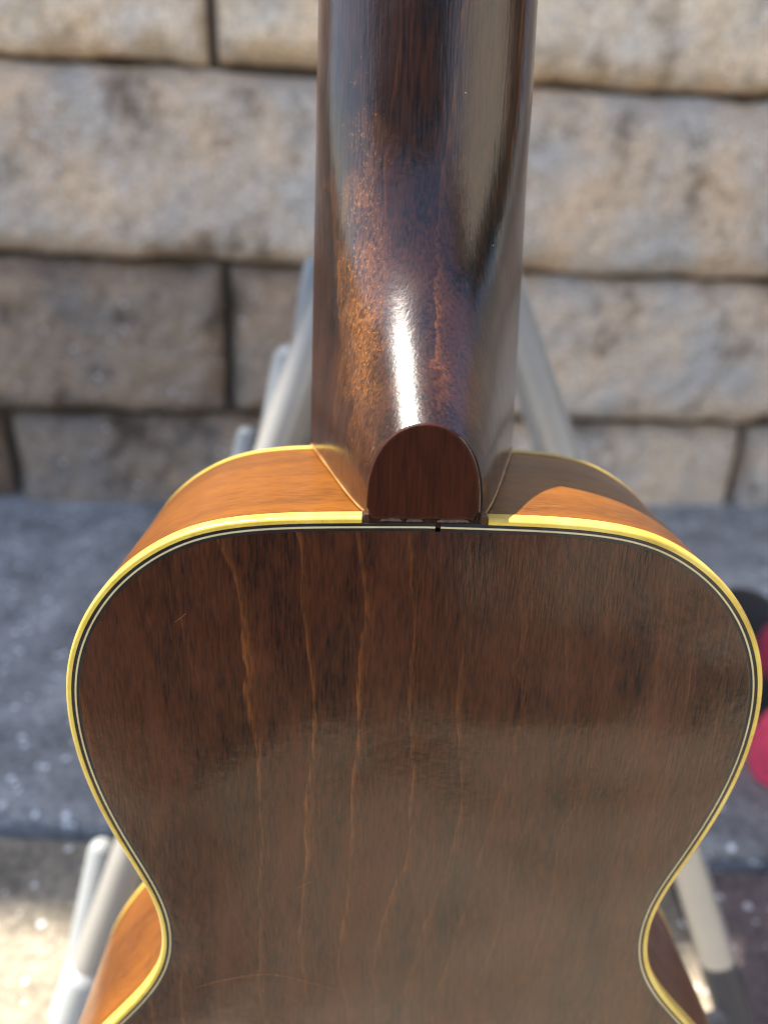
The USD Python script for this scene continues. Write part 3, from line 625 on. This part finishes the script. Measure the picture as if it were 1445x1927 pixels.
# fretboard, headstock, tuners
def slab_poly(pts, z0, z1): 
    e = trimesh.creation.extrude_polygon(Polygon(pts), z1 - z0, engine='earcut'); e.apply_translation([0, 0, z0]); return e
obj('fretboard', slab_poly([(-halfw(-0.06) + 0.0002, -0.06), (halfw(-0.06) - 0.0002, -0.06), (halfw(0.30) - 0.0002, 0.30), (-halfw(0.30) + 0.0002, 0.30)], -DEP - 0.0062, -DEP - 0.0001), 'fretboard_wood', guitar, smooth=False)
hs = obj('headstock', slab_poly([(-0.022, 0.296), (0.022, 0.296), (0.032, 0.318), (0.034, 0.43), (0.012, 0.438), (0, 0.432), (-0.012, 0.438), (-0.034, 0.43), (-0.032, 0.318)], -DEP - 0.004, -DEP + 0.011), 'neck_wood', guitar, smooth=False)
for s in (-1, 1):
    for k in range(3):
        y = 0.335 + k * 0.035
        obj('tuner', trimesh.util.concatenate([tube([[s * 0.026, y, -DEP + 0.011], [s * 0.026, y, -DEP + 0.019]], 0.007), tube([[s * 0.026, y, -DEP + 0.015], [s * 0.046, y, -DEP + 0.015]], 0.002),
                                               rbox([s * 0.050 - 0.006, y - 0.008, -DEP + 0.012], [s * 0.050 + 0.006, y + 0.008, -DEP + 0.018], 0.002)]), 'tuner_metal', hs)

# ------------------------------------------------------------------ the stand
stand = thing('guitar_stand'); tag(stand, 'pale grey tubular stand whose legs spread behind the guitar', 'stand')
apex_p = at(795, 60, 0.45)
L1, L2 = at(521, 832, 0.452), at(157, 1850, 0.463)
R1, R2 = at(1050, 832, 0.465), at(1352, 1815, 0.475)
def extend(a, b, z): return a + (b - a) * (z - a[2]) / (b[2] - a[2])
Lf, Rf = extend(L1, L2, 0.012), extend(R1, R2, 0.012)
TR = 0.0108
lt = L1 + (apex_p - L1) * 0.85; rt = R1 + (apex_p - R1) * 0.85
ll = obj('leg', tube([lt, L1, L2], TR, 28, dome_ends=True), 'painted_tube', stand, smooth=True)
rl = obj('leg', tube([rt, R1, R2], TR, 28, dome_ends=True), 'painted_tube', stand, smooth=True)
obj('leg_sleeve', tube([L2 + (L1 - L2) * 0.012, Lf], TR * 1.22, 28, dome_ends=True), 'rubber_white', ll, smooth=True)
obj('leg_sleeve', tube([R2, extend(R1, R2, 0.004)], TR * 1.05, 28, dome_ends=True), 'rubber_dark', rl, smooth=True, label='black rubber sleeve on the lower end of the right leg')
# rear legs reach back towards the wall
for (px, py, qx, qy) in ((607, 640, 420, 1250), (968, 640, 1150, 1250)):
    a = at(px, py, 0.52); b = at(qx, qy, 0.70); b = extend(a, b, 0.01)
    obj('rear_leg', tube([a + (a - b) * 0.35, a, b], 0.0095, 24, dome_ends=True), 'painted_tube', stand, smooth=True)
# side bars with rounded ends beside the left leg, hinge plate near the top
def bar(p, q, w, name='side_bar'): obj(name, tube([p, q], w, 20, dome_ends=True), 'bar_plastic', stand, smooth=True)
bar(at(548, 682, 0.468), at(510, 900, 0.468), 0.0118)
bar(at(464, 822, 0.475), at(440, 960, 0.475), 0.0068)
bar(at(190, 1602, 0.50), at(128, 1905, 0.478), 0.0082)
bar(at(594, 505, 0.462), at(566, 690, 0.468), 0.0078, 'hinge_bar')
obj('hinge_block', tube([at(745, 150, 0.46), at(850, 150, 0.46)], 0.018, 24, dome_ends=True), 'rubber_dark', stand, smooth=True)
# arms that carry the guitar's bottom
bot = go + gv * (-0.339) + gn * 0.03
for s in (-1, 1):
    hip = go + gv * (-0.3355) + gu * (s * 0.045)
    leg = extend(L1, L2, 0.016) if s < 0 else extend(R1, R2, 0.016)
    low = np.array([0, 0, -0.009])
    obj('arm', tube([leg, (leg + hip) / 2 + low + gn * 0.05, hip + gn * 0.07 + low, hip - gn * 0.012 + low], 0.006, 14, dome_ends=True), 'rubber_dark', stand, smooth=True)
    obj('arm_tip', tube([hip - gn * 0.012 + low, hip - gn * 0.014 + np.array([0, 0, 0.02])], 0.006, 14, dome_ends=True), 'rubber_dark', stand, smooth=True)

# ------------------------------------------------------------------ the shoe at the right edge
shoe = thing('shoe', Gf.Matrix4d(1.0).SetRotate(Gf.Rotation(Gf.Vec3d(0, 0, 1), -8)) * Gf.Matrix4d(1.0).SetTranslate(Gf.Vec3d(0.378, 0.512, 0)))
tag(shoe, 'pink and black running shoe lying on the paving at the right edge', 'shoe')
def shoe_loft(levels, n=48):
    loops = []
    for z, y0, y1, w, sq in levels:
        a = np.linspace(0, 2 * math.pi, n, endpoint=False); c, s = np.cos(a), np.sin(a)
        yy_ = (y0 + y1) / 2 + (y1 - y0) / 2 * np.sign(s) * np.abs(s) ** sq
        taper = 1 - 0.16 * np.exp(-((yy_ - 0.11) / 0.045) ** 2)
        loops.append(np.c_[w * np.sign(c) * np.abs(c) ** sq * taper, yy_, np.full(n, z)])
    V = np.vstack(loops + [loops[0].mean(0)[None], loops[-1].mean(0)[None]]); f = []
    for a in range(len(loops) - 1):
        i = np.arange(n); j = (i + 1) % n
        f += [np.c_[a * n + i, a * n + j, (a + 1) * n + j], np.c_[a * n + i, (a + 1) * n + j, (a + 1) * n + i]]
    i = np.arange(n); j = (i + 1) % n; m = len(loops) * n
    f += [np.c_[np.full(n, m), j, i], np.c_[np.full(n, m + 1), m - n + i, m - n + j]]
    return trimesh.Trimesh(V, np.vstack(f), process=False)
for k in range(6):
    y = 0.016 + k * 0.049
    lv = [(0.0, y - 0.020, y + 0.020, 0.036, 0.9), (0.004, y - 0.0255, y + 0.0255, 0.042, 0.8), (0.012, y - 0.0275, y + 0.0275, 0.0455, 0.75), (0.022, y - 0.0265, y + 0.0265, 0.0445, 0.75), (0.030, y - 0.022, y + 0.022, 0.040, 0.8)]
    obj('sole_lug', shoe_loft(lv), 'pink_rubber', shoe, smooth=True)
obj('upper', shoe_loft([(0.024, -0.006, 0.280, 0.040, 0.75), (0.04, -0.010, 0.278, 0.042, 0.75), (0.056, -0.008, 0.262, 0.040, 0.8), (0.072, -0.004, 0.205, 0.035, 0.85), (0.086, -0.004, 0.150, 0.032, 0.9)]), 'black_fabric', shoe, smooth=True)
obj('collar', shoe_loft([(0.080, -0.010, 0.150, 0.037, 0.9), (0.096, -0.014, 0.120, 0.039, 0.95), (0.112, -0.016, 0.104, 0.037, 1.0), (0.116, -0.010, 0.094, 0.030, 1.0), (0.09, 0.0, 0.085, 0.022, 1.0)]), 'crimson_mesh', shoe, smooth=True)
obj('heel_counter', shoe_loft([(0.026, -0.020, 0.035, 0.044, 0.8), (0.038, -0.026, 0.038, 0.049, 0.8), (0.054, -0.027, 0.038, 0.049, 0.8), (0.068, -0.024, 0.034, 0.045, 0.85), (0.078, -0.016, 0.026, 0.038, 0.9)]), 'pink_rubber', shoe, smooth=True)
obj('side_panel', shoe_loft([(0.030, 0.035, 0.255, 0.0445, 0.7), (0.045, 0.032, 0.250, 0.0455, 0.7), (0.062, 0.040, 0.190, 0.0425, 0.8), (0.076, 0.055, 0.150, 0.0375, 0.9)]), 'crimson_mesh', shoe, smooth=True)
